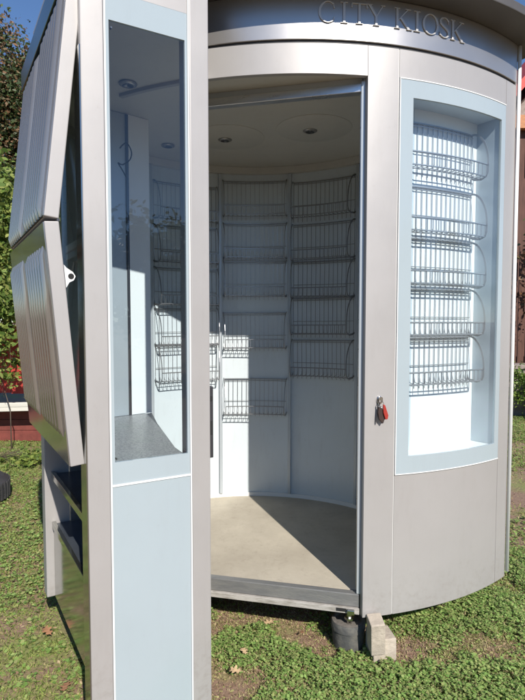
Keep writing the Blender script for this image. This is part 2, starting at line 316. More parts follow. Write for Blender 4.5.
arcwall(MB(), AR-BD+0.001, AR-0.006, R(36.8), R(37.2), 0.856, 2.399, 1).build('case_side', M['post'], wfo)
arcwall(MB(), AR-BD+0.001, AR-0.006, R(16.2), R(16.6), 0.856, 2.399, 1).build('case_side', M['post'], wfo)

# lettering on the fascia: serif strokes cut as thin raised metal
def stroke(mb, pts, w, cx):
    """pts: (u,v) polyline in letter units, w: widths; mapped on the arc"""
    P = [Vector(p) for p in pts]; n = len(P); rows = []
    for i, p in enumerate(P):
        t = (P[min(i+1,n-1)] - P[max(i-1,0)]).normalized(); q = Vector((-t.y, t.x)); ww = w[i] if isinstance(w, (list,tuple)) else w
        row = []
        for s_, d in ((-1, 0.0025), (-1, 0.008), (1, 0.008), (1, 0.0025)):
            a = p + q*(ww/2*s_)
            row.append(arcp((cx + a.x*1.3)/AR, AR + d, ZL + a.y))
        rows.append(row)
    mb.grid(rows, True); k = len(mb.v); mb.f.append((k-4, k-3, k-2, k-1)); mb.f.append((k-4*n, k-4*n+1, k-4*n+2, k-4*n+3))
ZL = 2.655; H = 0.082; TK, TN = 0.008, 0.0035
def ser(mb, x, y, w_, cx): stroke(mb, [(x-w_/2, y), (x+w_/2, y)], 0.003, cx)
def ell(rx, ry, cx_, cy_, a0, a1, n=22): return [(cx_ + rx*cos(R(a0+(a1-a0)*i/n)), cy_ + ry*sin(R(a0+(a1-a0)*i/n))) for i in range(n+1)]
def wv(a0, a1, n=22): return [TN + (TK-TN)*abs(cos(R(a0+(a1-a0)*i/n)))**1.5 for i in range(n+1)]
def letter(ch, cx):
    mb = MB()
    if ch == 'C':
        stroke(mb, ell(0.026, H/2, 0, H/2, 48, 312), wv(48, 312), cx); stroke(mb, [(0.0175, H*0.87), (0.0195, H*0.68)], 0.004, cx); stroke(mb, [(0.0175, H*0.13), (0.0195, H*0.28)], 0.004, cx)
    if ch == 'I': stroke(mb, [(0, 0), (0, H)], TK, cx); ser(mb, 0, 0.001, 0.024, cx); ser(mb, 0, H-0.001, 0.024, cx)
    if ch == 'T':
        stroke(mb, [(0, 0), (0, H)], TK, cx); ser(mb, 0, 0.001, 0.024, cx); stroke(mb, [(-0.024, H-0.002), (0.024, H-0.002)], 0.004, cx)
        for s_ in (-1, 1): stroke(mb, [(0.0235*s_, H), (0.0245*s_, H-0.018)], 0.004, cx)
    if ch == 'Y':
        stroke(mb, [(0, 0), (0, H*0.45)], TK, cx); stroke(mb, [(0, H*0.44), (-0.023, H)], TK, cx); stroke(mb, [(0, H*0.44), (0.022, H)], TN, cx)
        ser(mb, 0, 0.001, 0.022, cx); ser(mb, -0.023, H-0.001, 0.018, cx); ser(mb, 0.022, H-0.001, 0.016, cx)
    if ch == 'K':
        stroke(mb, [(-0.018, 0), (-0.018, H)], TK, cx); stroke(mb, [(-0.014, H*0.42), (0.02, H)], TN, cx); stroke(mb, [(-0.006, H*0.54), (0.024, 0)], TK, cx)
        for x, y in ((-0.018, 0.001), (-0.018, H-0.001), (0.02, H-0.001), (0.025, 0.001)): ser(mb, x, y, 0.02, cx)
    if ch == 'O': stroke(mb, ell(0.027, H/2, 0, H/2, 0, 360, 34), wv(0, 360, 34), cx)
    if ch == 'S':
        pts = [(0.016, H*0.82), (0.010, H*0.95), (0, H), (-0.011, H*0.95), (-0.017, H*0.83), (-0.015, H*0.69), (-0.004, H*0.56), (0.008, H*0.45), (0.017, H*0.31), (0.016, H*0.14), (0.008, H*0.03), (-0.002, 0), (-0.012, H*0.05), (-0.018, H*0.18)]
        stroke(mb, pts, [TN, TN, TN, 0.006, 0.007, 0.008, TK, TK, 0.008, 0.007, 0.006, TN, TN, TN], cx)
        stroke(mb, [(0.016, H*0.92), (0.016, H*0.72)], 0.003, cx); stroke(mb, [(-0.018, H*0.27), (-0.018, H*0.08)], 0.003, cx)
    return mb
for ch, px in zip('CITYKIOSK', (328, 344, 359, 376, 402, 416.5, 430, 443.5, 456)):
    # angle of the pixel column on the arc
    k_ = (px-262.5)/530; best = min((abs((AX+AR*sin(a))/((AY-AR*cos(a))*0.9985-0.0541*1.23) - k_), a) for a in [R(i*0.1) for i in range(-50, 420)])[1]
    if ch == 'C' or True:
        o = letter(ch, best*AR).build('letter', M['lettering'], fa, bevel=0.0012)
        o['label'] = 'raised metal letter ' + ch + ' on the curved fascia'

# roof: slab over the near corner, curved eave over the front, back circle
def off(a, b, da=0.0, db=0.0): return tuple(N + D2*a + D1*b + DN*da + DS*db)
roofpts = [off(0.425, 0, 0, 0.0), (-0.24, 1.985), *[arc(R(a), AR+0.145) for a in (-12.5, *range(-12, 42, 2))], arc(R(43), AR+0.14), (1.36, 2.66), (1.10, 3.12), *[inn(R(a), IR+0.12 if a > -50 else IR+0.03) for a in range(66, -85, -6)]]
rp = MB(); rp.prism(roofpts + [off(0, 0.98, -0.06, 0), off(0.04, 0.03, -0.02, -0.0)], ZE, ZE+0.04); roof = rp.build('roof', M['roofdark'], K, bevel=0.004)
# straight cornice over the serving front and the side window
cn = MB(); cn.prism([off(0, 0.0, 0.035, 0.0), off(0, 1.03, 0.035), off(0, 1.03, -0.004), off(0, 0.0, -0.004, 0)], 2.52, 2.61); cor = cn.build('cornice', M['corn'], roof, bevel=0.003)
cs = MB(); cs.prism([off(0.0785, 0, 0, -0.006), off(0.352, 0, 0, -0.006), off(0.352, 0, 0, -0.03), off(0.0785, 0, 0, -0.03)], 2.4895, ZE-0.002); cs.build('head_board', M['silver'], roof)
cu = MB(); cu.prism([off(0.01, 0.08, 0, 0), off(0.01, 0.95, 0, 0), off(0.05, 0.95), off(0.05, 0.08)], 2.53, ZE-0.002); cu.build('head_board', M['silver'], roof)

# near corner column, side window, door-side column
ncol = MB(); face_box(ncol, 0.0, 0.072, -0.075, 0.0, 0.03, ZE-0.002); ncol.build('corner_column', M['silver'], K, bevel=0.004)
pcol = MB(); face_box(pcol, 0.358, 0.429, -0.10, 0.0, 0.03, ZE-0.002); pc = pcol.build('door_column', M['silver'], K, bevel=0.004)
sf = MB()
for a0, a1, z0, z1 in ((0.0785, 0.352, 2.40, 2.489), (0.0785, 0.352, 0.912, 0.985), (0.0785, 0.089, 0.985, 2.40), (0.3435, 0.352, 0.985, 2.40)): face_box(sf, a0, a1, -0.018, -0.006, z0, z1)
sfo = sf.build('side_window', M['blue'], K)
mb = MB(); mb.add([tuple(N+D2*a+DS*-0.010)+(z,) for a, z in ((0.0892, 0.9853), (0.3433, 0.9853), (0.3433, 2.3997), (0.0892, 2.3997))], [(0,1,2,3)]); mb.build('pane', M['glass'], sfo, fix=False)
for a0, a1 in ((0.0725, 0.078), (0.3525, 0.3575)):
    mb = MB(); face_box(mb, a0, a1, -0.02, -0.001, 0.04, ZE-0.002); mb.build('edge_strip', M['gasket'], sfo)
mb = MB(); face_box(mb, 0.0785, 0.352, -0.016, -0.003, 0.9045, 0.9115); mb.build('edge_strip', M['gasket'], sfo)
for a, z in ((0.097, 0.993), (0.337, 0.993), (0.101, 2.385)):
    mb = MB(); p0 = N + D2*a + DS*-0.019; p1 = N + D2*a + DS*-0.030; mb.tube([(p0.x, p0.y, z), (p1.x, p1.y, z)], 0.003, 10); mb.build('screw', M['lock'], sfo)
sp = MB(); face_box(sp, 0.0785, 0.352, -0.02, -0.006, 0.04, 0.904); sp.build('side_panel', M['blue'], K)
# lock case on the door side of the column
mb = MB(); face_box(mb, 0.4292, 0.446, -0.045, -0.012, 0.955, 1.215); lp2 = mb.build('lock_case', M['lock'], pc, bevel=0.002)
for z in (1.07, 1.17):
    mb = MB(); face_box(mb, 0.433, 0.442, -0.0118, -0.0108, z-0.03 if z < 1.1 else z-0.008, z+0.02 if z < 1.1 else z+0.01); mb.build('lock_hole', M['hole'], lp2)

# serving front (N -> F)
def fb(mb, a0, a1, d0, d1, z0, z1): return face_box(mb, a0, a1, d0, d1, z0, z1, N, D1, DN)
FL = 0.925
mb = MB(); fb(mb, FL-0.075, FL, -0.11, 0.0, ZB, 2.52); mb.build('far_column', M['silver'], K, bevel=0.004)
mb = MB(); fb(mb, 0.076, FL-0.076, -0.05, -0.035, ZB, 0.49); mb.build('front_panel', M['shiny'], K, bevel=0.002)
mb = MB(); fb(mb, 0.0, 0.074, 0.0005, 0.004, ZB, 2.3); 
mb.build('column_cover', M['shiny'], K)
for z in (0.51, 0.745):
    mb = MB(); fb(mb, 0.076, FL-0.076, -0.30, -0.046, z-0.012, z); sh = mb.build('magazine_shelf', M['darkshelf'], K)
    mb = MB(); fb(mb, 0.076, FL-0.076, -0.0455, -0.028, z-0.018, z+0.012); mb.build('shelf_lip', M['shiny'], sh, bevel=0.002)
mb = MB(); fb(mb, 0.076, FL-0.076, -0.31, -0.301, ZB+0.03, 0.955); mb.build('shelf_back', M['darkshelf'], K)
for a in (0.0765, FL-0.0775-0.004):
    mb = MB(); fb(mb, a, a+0.004, -0.299, -0.111 if a > 0.5 else -0.076, 0.511, 0.955); mb.build('shelf_side', M['brushed'], K)
# counter
ct = [tuple(N + D2*0.078 - DS*0.032), tuple(N + D2*0.345 - DS*0.032), (-0.33, 1.98), (-0.49, 2.45), (-0.575, 2.735), (-0.78, 2.57), tuple(N + D1*0.92 - DN*0.08), tuple(N + D1*0.92 - DN*0.012), tuple(N + D1*0.09 - DN*0.012)]
MB().prism(ct, 0.957, 0.975).build('counter_top', M['counter'], K, bevel=0.002)
MB().prism([(-0.36, 1.97), (-0.345, 1.975), (-0.505, 2.44), (-0.585, 2.71), (-0.60, 2.705), (-0.52, 2.44)], 0.25, 0.956).build('counter_front', M['inner'], K)
# sliding service panes above the counter
sw = MB()
for a in (0.076, 0.445, FL-0.095): fb(sw, a, a+0.018, -0.04, -0.02, 0.976, 2.469)
fb(sw, 0.095, FL-0.096, -0.04, -0.02, 2.44, 2.469); fb(sw, 0.095, FL-0.096, -0.04, -0.02, 0.976, 0.996)
swo = sw.build('service_window', M['brushed'], K)
for a0, a1, d in ((0.0945, 0.444, -0.027), (0.4635, FL-0.096, -0.033)):
    mb = MB(); mb.add([tuple(N+D1*a+DN*d)+(z,) for a, z in ((a0, 0.9965), (a1, 0.9965), (a1, 2.4395), (a0, 2.4395))], [(0,1,2,3)]); mb.build('pane', M['glassd'], swo, fix=False)
# inner posts seen through the side window
for a in (-67, -40.5, -13, 14.2, 41.5):
    x, y = inn(R(a), IR-0.012); up_ = MB().box((x, y, 1.35), (0.02, 0.022, 2.145), -R(a)).build('rack_upright', M['post'], K, bevel=0.002)
MB().prism([(-0.80, 2.56), (-0.668, 2.672), (-0.676, 2.688), (-0.81, 2.58)], 0.976, 2.466).build('return_panel', M['post'], K)
MB().prism([(-0.667, 2.668), (-0.578, 2.745), (-0.584, 2.765), (-0.674, 2.690)], 0.976, 2.468).build('return_panel', M['white'], K)
MB().box((-0.669, 2.664, 1.72), (0.012, 0.010, 1.488), R(38)).build('corner_trim', M['lock'], K)

# folding shutter
T0, T1 = 0.03, 0.92
def flap(name, dz0, dz1, label, ribs_full=False):
    """panel between (d,z) points dz0 (top) and dz1 (bottom) in the vertical plane normal to the front"""
    a = Vector(dz0); b = Vector(dz1); t = (b-a).normalized(); nn = Vector((-t.y, t.x))
    if nn.x < 0: nn = -nn
    Ld = (b-a).length
    def P(u, s_, h): q = a + t*s_ + nn*h; v = N + D1*u + DN*q.x; return (v.x, v.y, q.y)
    def blk(mb, u0, u1, s0, s1, h0, h1):
        vs = [P(u, s_, h) for h in (h0, h1) for u, s_ in ((u0, s0), (u1, s0), (u1, s1), (u0, s1))]
        mb.add(vs, [(0,3,2,1),(4,5,6,7),(0,1,5,4),(1,2,6,5),(2,3,7,6),(3,0,4,7)])
    fr = MB(); hh = 0.022
    blk(fr, T0, T0+0.03, 0, Ld, -hh, hh); blk(fr, T1-0.03, T1, 0, Ld, -hh, hh); blk(fr, T0+0.0305, T1-0.0305, 0, 0.03, -hh, hh-0.004); blk(fr, T0+0.0305, T1-0.0305, Ld-0.03, Ld, -hh, hh-0.004)
    f = fr.build(name, M['silver'], K, bevel=0.003); f['label'] = label
    rb = MB(); blk(rb, T0+0.006, T1-0.004, 0.002, Ld-0.002, hh+0.0005, hh+0.0025)
    u = T0+0.05; a0, a1 = (0.004, Ld-0.004) if ribs_full else (0.07, Ld-0.09)
    while u < T1-0.05:
        if not (0.42 < u < 0.53):
            rows = []
            for s_, k_ in ((a0, 0.1), (a0+0.03, 1.0), (a1-0.03, 1.0), (a1, 0.1)):
                rows.append([P(u+0.015-0.015*c_, s_, hh+0.0026+0.014*k_*h_) for c_, h_ in ((1, 0), (0.75, 0.7), (0.3, 1), (-0.3, 1), (-0.75, 0.7), (-1, 0))])
            rb.grid(rows)
        u += 0.052
    rb.build('ribbed_sheet', M['shutter'], f, smooth=R(50))
    return f, P
TP, KN, BT = (0.005, 2.49), (0.088, 1.765), (0.024, 0.985)
fu, _ = flap('shutter_flap', TP, (KN[0], KN[1]+0.006), 'upper ribbed flap of the folding shutter', True)
fl_, P2 = flap('shutter_flap', (KN[0], KN[1]-0.006), BT, 'lower ribbed flap of the folding shutter')
mb = MB(); mb.tube([(*tuple(N + D1*T0 + DN*(KN[0]-0.02)), KN[1]), (*tuple(N + D1*T1 + DN*(KN[0]-0.02)), KN[1])], 0.005, 8); mb.build('hinge', M['lock'], fu)
# white pivot bracket on the lower flap
s0 = 0.17; th_ = 0.0025; mb = MB()
sec = [(s0-0.036, -0.023), (s0-0.026, -0.030), (s0-0.012, -0.048), (s0+0.002, -0.055), (s0+0.014, -0.048), (s0+0.020, -0.034), (s0+0.036, -0.023)]
mb.v += [P2(T0+0.001, a_, h_) for a_, h_ in sec] + [P2(T0+0.006, a_, h_) for a_, h_ in sec]; n7 = len(sec)
mb.f += [tuple(range(n7)), tuple(range(n7, 2*n7))[::-1]] + [(i, (i+1)%n7, n7+(i+1)%n7, n7+i) for i in range(n7)]
br = mb.build('pivot_bracket', M['gasket'], fl_)
c1 = Vector(P2(T0-0.0005, s0+0.001, -0.041)); c2 = Vector(P2(T0+0.003, s0+0.001, -0.041)); mb = MB(); mb.tube([c1, c2], 0.009, 16); mb.build('pivot_hole', M['hole'], br)

# ------------------------------------------------------------------ wire racks (things of their own, hanging on the uprights)
def make_rack(width, rc, name, label, group, m, H=0.235, D=0.095, n=15, thick=1.0):
    """rc > 0: wall bends towards the viewer at its ends; rc < 0: convex wall"""
    def f(u, d, z):
        if rc > 0: a = u/rc; return Vector(((rc-d)*sin(a), -(rc-(rc-d)*cos(a)), z))
        r_ = -rc; a = u/r_; return Vector(((r_+d)*sin(a), r_-(r_+d)*cos(a), z)) * Vector((1, 1, 1)).x if False else Vector(((r_+d)*sin(a), r_-(r_+d)*cos(a), z))
    o = bpy.data.objects.new(name, None); COL.objects.link(o); o['_org'] = (0, 0, 0); tag(o, label, 'wire rack', group); o.empty_display_size = 0.05
    us = [-width/2 + width*i/(n-1) for i in range(n)]; r = 0.0017*thick
    mb = MB()
    for u in us: mb.tube([f(u, 0.006, 0.03), f(u, 0.006, -0.022)], r, 4); mb.tube([f(u, 0.006, H), f(u, 0.006, 0.035), f(u, 0.014, 0.008), f(u, D-0.012, 0.0), f(u, D, 0.012), f(u, D, 0.058)], r, 4)
    mb.build('wire_basket', m, o)
    def rail(d, z, rr, nm='rail'):
        mb = MB(); mb.tube([f(-width/2 + width*i/12, d, z) for i in range(13)], rr, 6); mb.build(nm, m, o)
    rail(0.008, H, 0.0036*thick, 'top_rail'); rail(0.010, H-0.012, 0.002*thick, 'top_rail'); rail(D+0.002, 0.06, 0.0032*thick, 'front_rail'); rail(0.05, 0.0, 0.0022*thick, 'tray_rail'); rail(D-0.004, 0.006, 0.003*thick, 'tray_rail'); rail(0.010, 0.085, 0.0018*thick, 'back_rail')
    for sgn in (-1, 1):
        u = sgn*(width/2+0.004); pts = []
        for i in range(11):
            q = i/10*PI/2; pts.append(((0.004 + (D+0.002)*sin(q)), 0.065 + (H-0.06)*cos(q)))
        pts += [(D+0.006, 0.03), (D-0.004, 0.008), (D-0.03, -0.003), (0.02, 0.002), (0.004, 0.012)]
        mb = MB(); rows = []
        for i, (d, z) in enumerate(pts):
            t = Vector((pts[min(i+1, len(pts)-1)][0]-pts[max(i-1,0)][0], pts[min(i+1, len(pts)-1)][1]-pts[max(i-1,0)][1])).normalized(); q = Vector((t.y, -t.x))*0.0045
            rows.append([f(u-0.0012, d+q.x, z+q.y), f(u+0.0012, d+q.x, z+q.y), f(u+0.0012, d-q.x, z-q.y), f(u-0.0012, d-q.x, z-q.y)])
        mb.grid(rows, True); mb.build('side_bracket', m, o)
    return o
def copy_thing(root):
    r = root.copy(); COL.objects.link(r)
    for ch in root.children: c_ = ch.copy(); COL.objects.link(c_); c_.parent = r
    return r
proto = make_rack(0.425, IR, 'wire_rack', '', 'wire racks on the inner wall', M['wire'])
cols = {   # panel centre angle: (column words, top heights)
    0.6: ('in the middle wall panel seen through the door', [2.378, 2.10, 1.85, 1.505, 1.06]),
    27.8: ('in the shaded wall panel nearest the door jamb', [2.36, 2.085, 1.84, 1.60, 1.325]),
    -26.7: ('in the left wall panel half behind the glass', [2.33, 2.06, 1.79, 1.53, 1.30])}
ordn = ['topmost rack', 'second rack from the top', 'third rack from the top', 'fourth rack from the top', 'lowest rack']
first = True
for a, (words, tops) in cols.items():
    for i, zt in enumerate(tops):
        o = proto if first else copy_thing(proto); first = False
        x, y = inn(R(a), IR-0.002); o.location = (x, y, zt-0.235); o.rotation_euler = (random.uniform(-0.012, 0.012), random.uniform(-0.009, 0.009), -R(a) + random.uniform(-0.006, 0.006))
        o['label'] = 'grey wire ' + ordn[i] + ' ' + words
proto2 = make_rack(0.435, -(AR-BD), 'display_rack', '', 'wire racks in the display window', M['wire2'], H=0.212, D=0.085, n=16, thick=1.25)
am = R(26.9)
for i, zt in enumerate([2.335, 2.055, 1.824, 1.596, 1.374]):
    o = proto2 if i == 0 else copy_thing(proto2)
    x, y = arc(am-0.012, AR-BD+0.001); o.location = (x, y, zt-0.212); o.rotation_euler = (0, 0, am-0.012)
    o['label'] = 'sunlit silver wire ' + ordn[i] + ' in the curved display window'

# cable hanging inside the side window
cb_ = [(x+0.02, y-0.10, z+0.20) for x, y, z in ((-0.655, 2.62, 2.02), (-0.64, 2.60, 2.05), (-0.60, 2.56, 2.06), (-0.575, 2.55, 2.02), (-0.585, 2.56, 1.985), (-0.63, 2.6, 1.975), (-0.655, 2.62, 1.99), (-0.63, 2.6, 1.95), (-0.60, 2.57, 1.90), (-0.59, 2.57, 1.88))]
cb2 = []
for i in range(1, len(cb_)-2):
    p0, p1, p2, p3 = [Vector(cb_[k]) for k in (i-1, i, i+1, i+2)]
    for t in (0, .25, .5, .75): cb2.append(0.5*((2*p1)+(p2-p0)*t+(2*p0-5*p1+4*p2-p3)*t*t+(3*p1-p0-3*p2+p3)*t**3))
tag(MB().tube([(x-0.04, y, z) for x, y, z in cb2], 0.003, 6).build('cable', M['black'], None, org=(-0.66, 2.5, 2.1), smooth=True), 'black cable looped inside the kiosk behind the side glass', 'cable')

# key bunch in the jamb lock
kb = empty('key_bunch', tuple(lc + ln*0.02), 'keys with a red tag and dark leather fob hanging from the door lock', 'keys')
def kp(u, d, z): return lc + lt*u + ln*d + Vector((0, 0, z))
def plate(mb, pts, d0, d1):
    n = len(pts); mb.v += [tuple(kp(u, d0, z)) for u, z in pts] + [tuple(kp(u, d1, z)) for u, z in pts]; k = len(mb.v)-2*n
    mb.f += [tuple(k+i for i in range(n)), tuple(k+n+i for i in range(n))[::-1]] + [(k+i, k+(i+1)%n, k+n+(i+1)%n, k+n+i) for i in range(n)]
mb = MB(); plate(mb, [(-0.002, -0.012), (0.003, -0.012), (0.009, -0.004), (0.009, 0.012), (0.003, 0.016), (-0.003, 0.016), (-0.008, 0.010), (-0.008, -0.004)], 0.018, 0.021); mb.build('key', M['chrome'], kb)
mb = MB(); mb.tube([kp(0.0 + 0.012*cos(a), 0.024, -0.016 + 0.014*sin(a)) for a in [2*PI*i/16 for i in range(17)]], 0.0012, 6); mb.build('key_ring', M['chrome'], kb)
mb = MB(); plate(mb, [(0.006, -0.014), (0.016, -0.018), (0.031, -0.062), (0.028, -0.078), (0.018, -0.080), (0.008, -0.05)], 0.024, 0.031); mb.build('tag', M['red'], kb, bevel=0.002)
mb = MB(); plate(mb, [(-0.010, -0.026), (0.006, -0.026), (0.020, -0.078), (0.008, -0.098), (-0.008, -0.078), (-0.013, -0.05)], 0.016, 0.023); mb.build('fob', M['leather'], kb, bevel=0.002)
mb = MB(); plate(mb, [(-0.013, -0.02), (-0.009, -0.02), (-0.010, -0.092), (-0.014, -0.098), (-0.017, -0.09)], 0.012, 0.015); mb.build('key', M['lock'], kb)

# ------------------------------------------------------------------ supports
tu = empty('support_block', (0.388, 2.33, 0.0), 'round dark grey rubber block under the door sill of the kiosk', 'support block')
MB().lathe([(0.0, -0.02), (0.068, -0.02), (0.071, 0.03), (0.073, 0.068), (0.077, 0.071), (0.078, 0.098), (0.073, 0.106)], (0.388, 2.33, 0), 36).build('body', M['tub'], tu, smooth=R(35))
MB().lathe([(0.0729, 0.1065), (0.062, 0.109), (0.055, 0.102), (0.0, 0.103)], (0.388, 2.33, 0), 36).build('top', M['tubtop'], tu, smooth=R(35))
mb = MB(); mb.tube([(0.388, 2.30, 0.103), (0.388, 2.30, 0.164)], 0.012, 8); mb.tube([(0.388, 2.30, 0.122), (0.388, 2.30, 0.132)], 0.022, 6); mb.build('levelling_bolt', M['chrome'], tu)
def brick(loc, size, rot, label):
    mb = MB(); m4 = Matrix.Rotation(rot[2], 3, 'Z') @ Matrix.Rotation(rot[1], 3, 'Y') @ Matrix.Rotation(rot[0], 3, 'X')
    mb.box(loc, size, mat4=m4); o = mb.build('paver_brick', M['brick'], None, org=loc, bevel=0.004); return tag(o, label, 'brick', 'pavers propping the kiosk')
brick((0.518, 2.25, 0.040), (0.103, 0.105, 0.10), (0, R(-1), R(8)), 'lower pale paver block standing on the soil beside the rubber block')
brick((0.487, 2.208, 0.108), (0.062, 0.075, 0.150), (R(10), R(-4), R(4)), 'upper pale paver leaning upright against the kiosk edge')

# ------------------------------------------------------------------ ground
def gz(x, y): return 0.012*np.sin(x*2.1+1)*np.cos(y*1.7) + 0.008*np.sin(x*5.3+y*4.1)
gxs = np.concatenate([[-900, -200, -60, -20], np.linspace(-9, 9, 150), [20, 60, 200, 900]]); gys = np.concatenate([[-900, -200, -60, -20, -8], np.linspace(-1, 12, 120), [20, 60, 200, 900]])
mb = MB(); rows = []
for y in gys: rows.append([(x, y, float(gz(x, y)) if abs(x) < 9.1 and -1.1 < y < 12.1 else 0.0) for x in gxs])
mb.grid(rows); setting(mb.build('ground', M['soil'], smooth=True))

def scatter_mesh(name, P, size, shape, m, tilt=0.5, label=None):
    """P (n,3), size (n,), shape: (k,3) unit leaf polygon points (one face)"""
    n = len(P); k = len(shape); a = rng.uniform(0, 2*PI, n); b = rng.normal(0, tilt, n); c_ = rng.normal(0, tilt, n)
    ca, sa, cb2, sb, cc, sc = np.cos(a), np.sin(a), np.cos(b), np.sin(b), np.cos(c_), np.sin(c_)
    X, Y, Z = [shape[None, :, i] * size[:, None] for i in range(3)]
    Y1 = Y*cb2[:, None] - Z*sb[:, None]; Z1 = Y*sb[:, None] + Z*cb2[:, None]
    X2 = X*cc[:, None] + Z1*sc[:, None]; Z2 = -X*sc[:, None] + Z1*cc[:, None]
    X3 = X2*ca[:, None] - Y1*sa[:, None]; Y3 = X2*sa[:, None] + Y1*ca[:, None]
    V = np.stack([X3 + P[:, None, 0], Y3 + P[:, None, 1], Z2 + P[:, None, 2]], -1).reshape(-1, 3)
    me = bpy.data.meshes.new(name); me.vertices.add(n*k); me.vertices.foreach_set('co', V.astype(np.float32).ravel())
    me.loops.add(n*k); me.loops.foreach_set('vertex_index', np.arange(n*k, dtype=np.int32))
    me.polygons.add(n); me.polygons.foreach_set('loop_start', np.arange(0, n*k, k, dtype=np.int32)); me.polygons.foreach_set('loop_total', np.full(n, k, dtype=np.int32))
    me.update(calc_edges=True); me.materials.append(m); o = bpy.data.objects.new(name, me); COL.objects.link(o)
    return o
leafR = np.array([(cos(t)*0.5, sin(t)*0.5, 0.12*abs(cos(t))) for t in [2*PI*i/7 for i in range(7)]])
blade = np.array([(-0.06, 0, 0), (0.06, 0, 0), (0.03, 0.15, 0.6), (0.0, 0.45, 1.0), (-0.04, 0.15, 0.6)])
leafL = np.array([(0, -0.5, 0), (0.2, -0.18, 0.05), (0.22, 0.12, 0.05), (0, 0.5, -0.06), (-0.22, 0.12, 0.05), (-0.2, -0.18, 0.05)])
BUMPS = [(1.0, 2.27, 0.26, 0.10, -1.6), (0.60, 2.26, 0.12, 0.08, -0.8), (0.2, 2.36, 0.16, 0.07, -1.3), (-0.12, 2.02, 0.10, 0.06, -1.2), (-0.1, 2.26, 0.16, 0.10, 1.2), (0.68, 2.0, 0.40, 0.10, 1.3), (0.35, 2.02, 0.15, 0.08, 0.9), (0.15, 2.15, 0.12, 0.08, 0.8), (2.2, 4.4, 0.4, 0.5, -1.5), (1.5, 2.7, 0.25, 0.2, -0.8)]
def patch(x, y):      # density field: green where > 0
    out = 0
    for f, w_, sd_ in ((1.3, 0.9, 1), (3.1, 0.9, 2), (7.5, 0.8, 3), (17.0, 0.6, 4)):
        g_ = np.random.default_rng(sd_).uniform(-1, 1, (128, 128)); X = x*f+50; Y = y*f+40; i = np.floor(X).astype(int); j = np.floor(Y).astype(int); u = X-i; v = Y-j
        u = u*u*(3-2*u); v = v*v*(3-2*v); q = lambda a, b: g_[a % 128, b % 128]
        out = out + 0.8*w_*((q(i, j)*(1-u)+q(i+1, j)*u)*(1-v)+(q(i, j+1)*(1-u)+q(i+1, j+1)*u)*v)
    for cx_, cy_, rx_, ry_, am_ in BUMPS: out = out + am_*np.exp(-((x-cx_)/rx_)**2-((y-cy_)/ry_)**2)
    return out
def cover(n, xr, yr, thr, soft, sz, zh, mult=1.0):
    x = rng.uniform(*xr, n); y = rng.uniform(*yr, n); p = patch(x, y); keep = rng.uniform(0, 1, n) < 1/(1+np.exp(-(p-thr)/soft)); x, y, p = x[keep], y[keep], p[keep]
    return np.stack([x, y, gz(x, y) + rng.uniform(0.001, zh, len(x))*np.clip(0.6+p, 0.25, 1.3)], -1), rng.uniform(*sz, len(x))
clusters = []
def rosettes(n, xr, yr, thr, soft, sz, zh, per):
    P, s_ = cover(n, xr, yr, thr, soft, sz, zh)
    out_, so_ = [], []
    for j in range(per):
        a = rng.uniform(0, 2*PI, len(P)); r_ = rng.uniform(0.3, 1.1, len(P))*s_
        Q = P.copy(); Q[:, 0] += np.cos(a)*r_; Q[:, 1] += np.sin(a)*r_; Q[:, 2] += rng.uniform(-0.004, 0.006, len(P)); out_.append(Q); so_.append(s_*rng.uniform(0.6, 1.1, len(P)))
    return np.concatenate(out_), np.concatenate(so_)
def joinP(*l): return np.concatenate([a for a, b in l]), np.concatenate([b for a, b in l])
P, s_ = joinP(rosettes(60000, (-0.45, 2.2), (1.6, 3.3), 0.0, 0.17, (0.006, 0.0145), 0.036, 5),
              rosettes(26000, (1.0, 4.5), (2.5, 8.0), -0.05, 0.2, (0.010, 0.020), 0.035, 4),
              rosettes(26000, (-4.5, -0.3), (1.5, 6.6), -0.12, 0.25, (0.011, 0.022), 0.022, 4))
setting(scatter_mesh('clover', P, s_, leafR, M['clover'], 0.27), 'stuff')
P, s_ = joinP(cover(120000, (-0.45, 2.2), (1.6, 3.3), -1.5, 0.5, (0.005, 0.014), 0.022), cover(60000, (-4.5, 4.5), (1.5, 8.0), -1.5, 0.5, (0.010, 0.024), 0.012))
setting(scatter_mesh('moss', P, s_, leafL, M['moss'], 0.9), 'stuff')
P, s_ = joinP(cover(260000, (-4.6, -0.3), (1.5, 7.0), -0.9, 0.4, (0.010, 0.026), 0.006), cover(40000, (1.0, 5.0), (2.5, 9.0), -0.4, 0.3, (0.02, 0.045), 0.006), cover(26000, (-0.4, 2.2), (1.6, 3.3), -0.7, 0.3, (0.010, 0.026), 0.006))
setting(scatter_mesh('grass', P, s_, blade, M['grass'], 0.75), 'stuff')

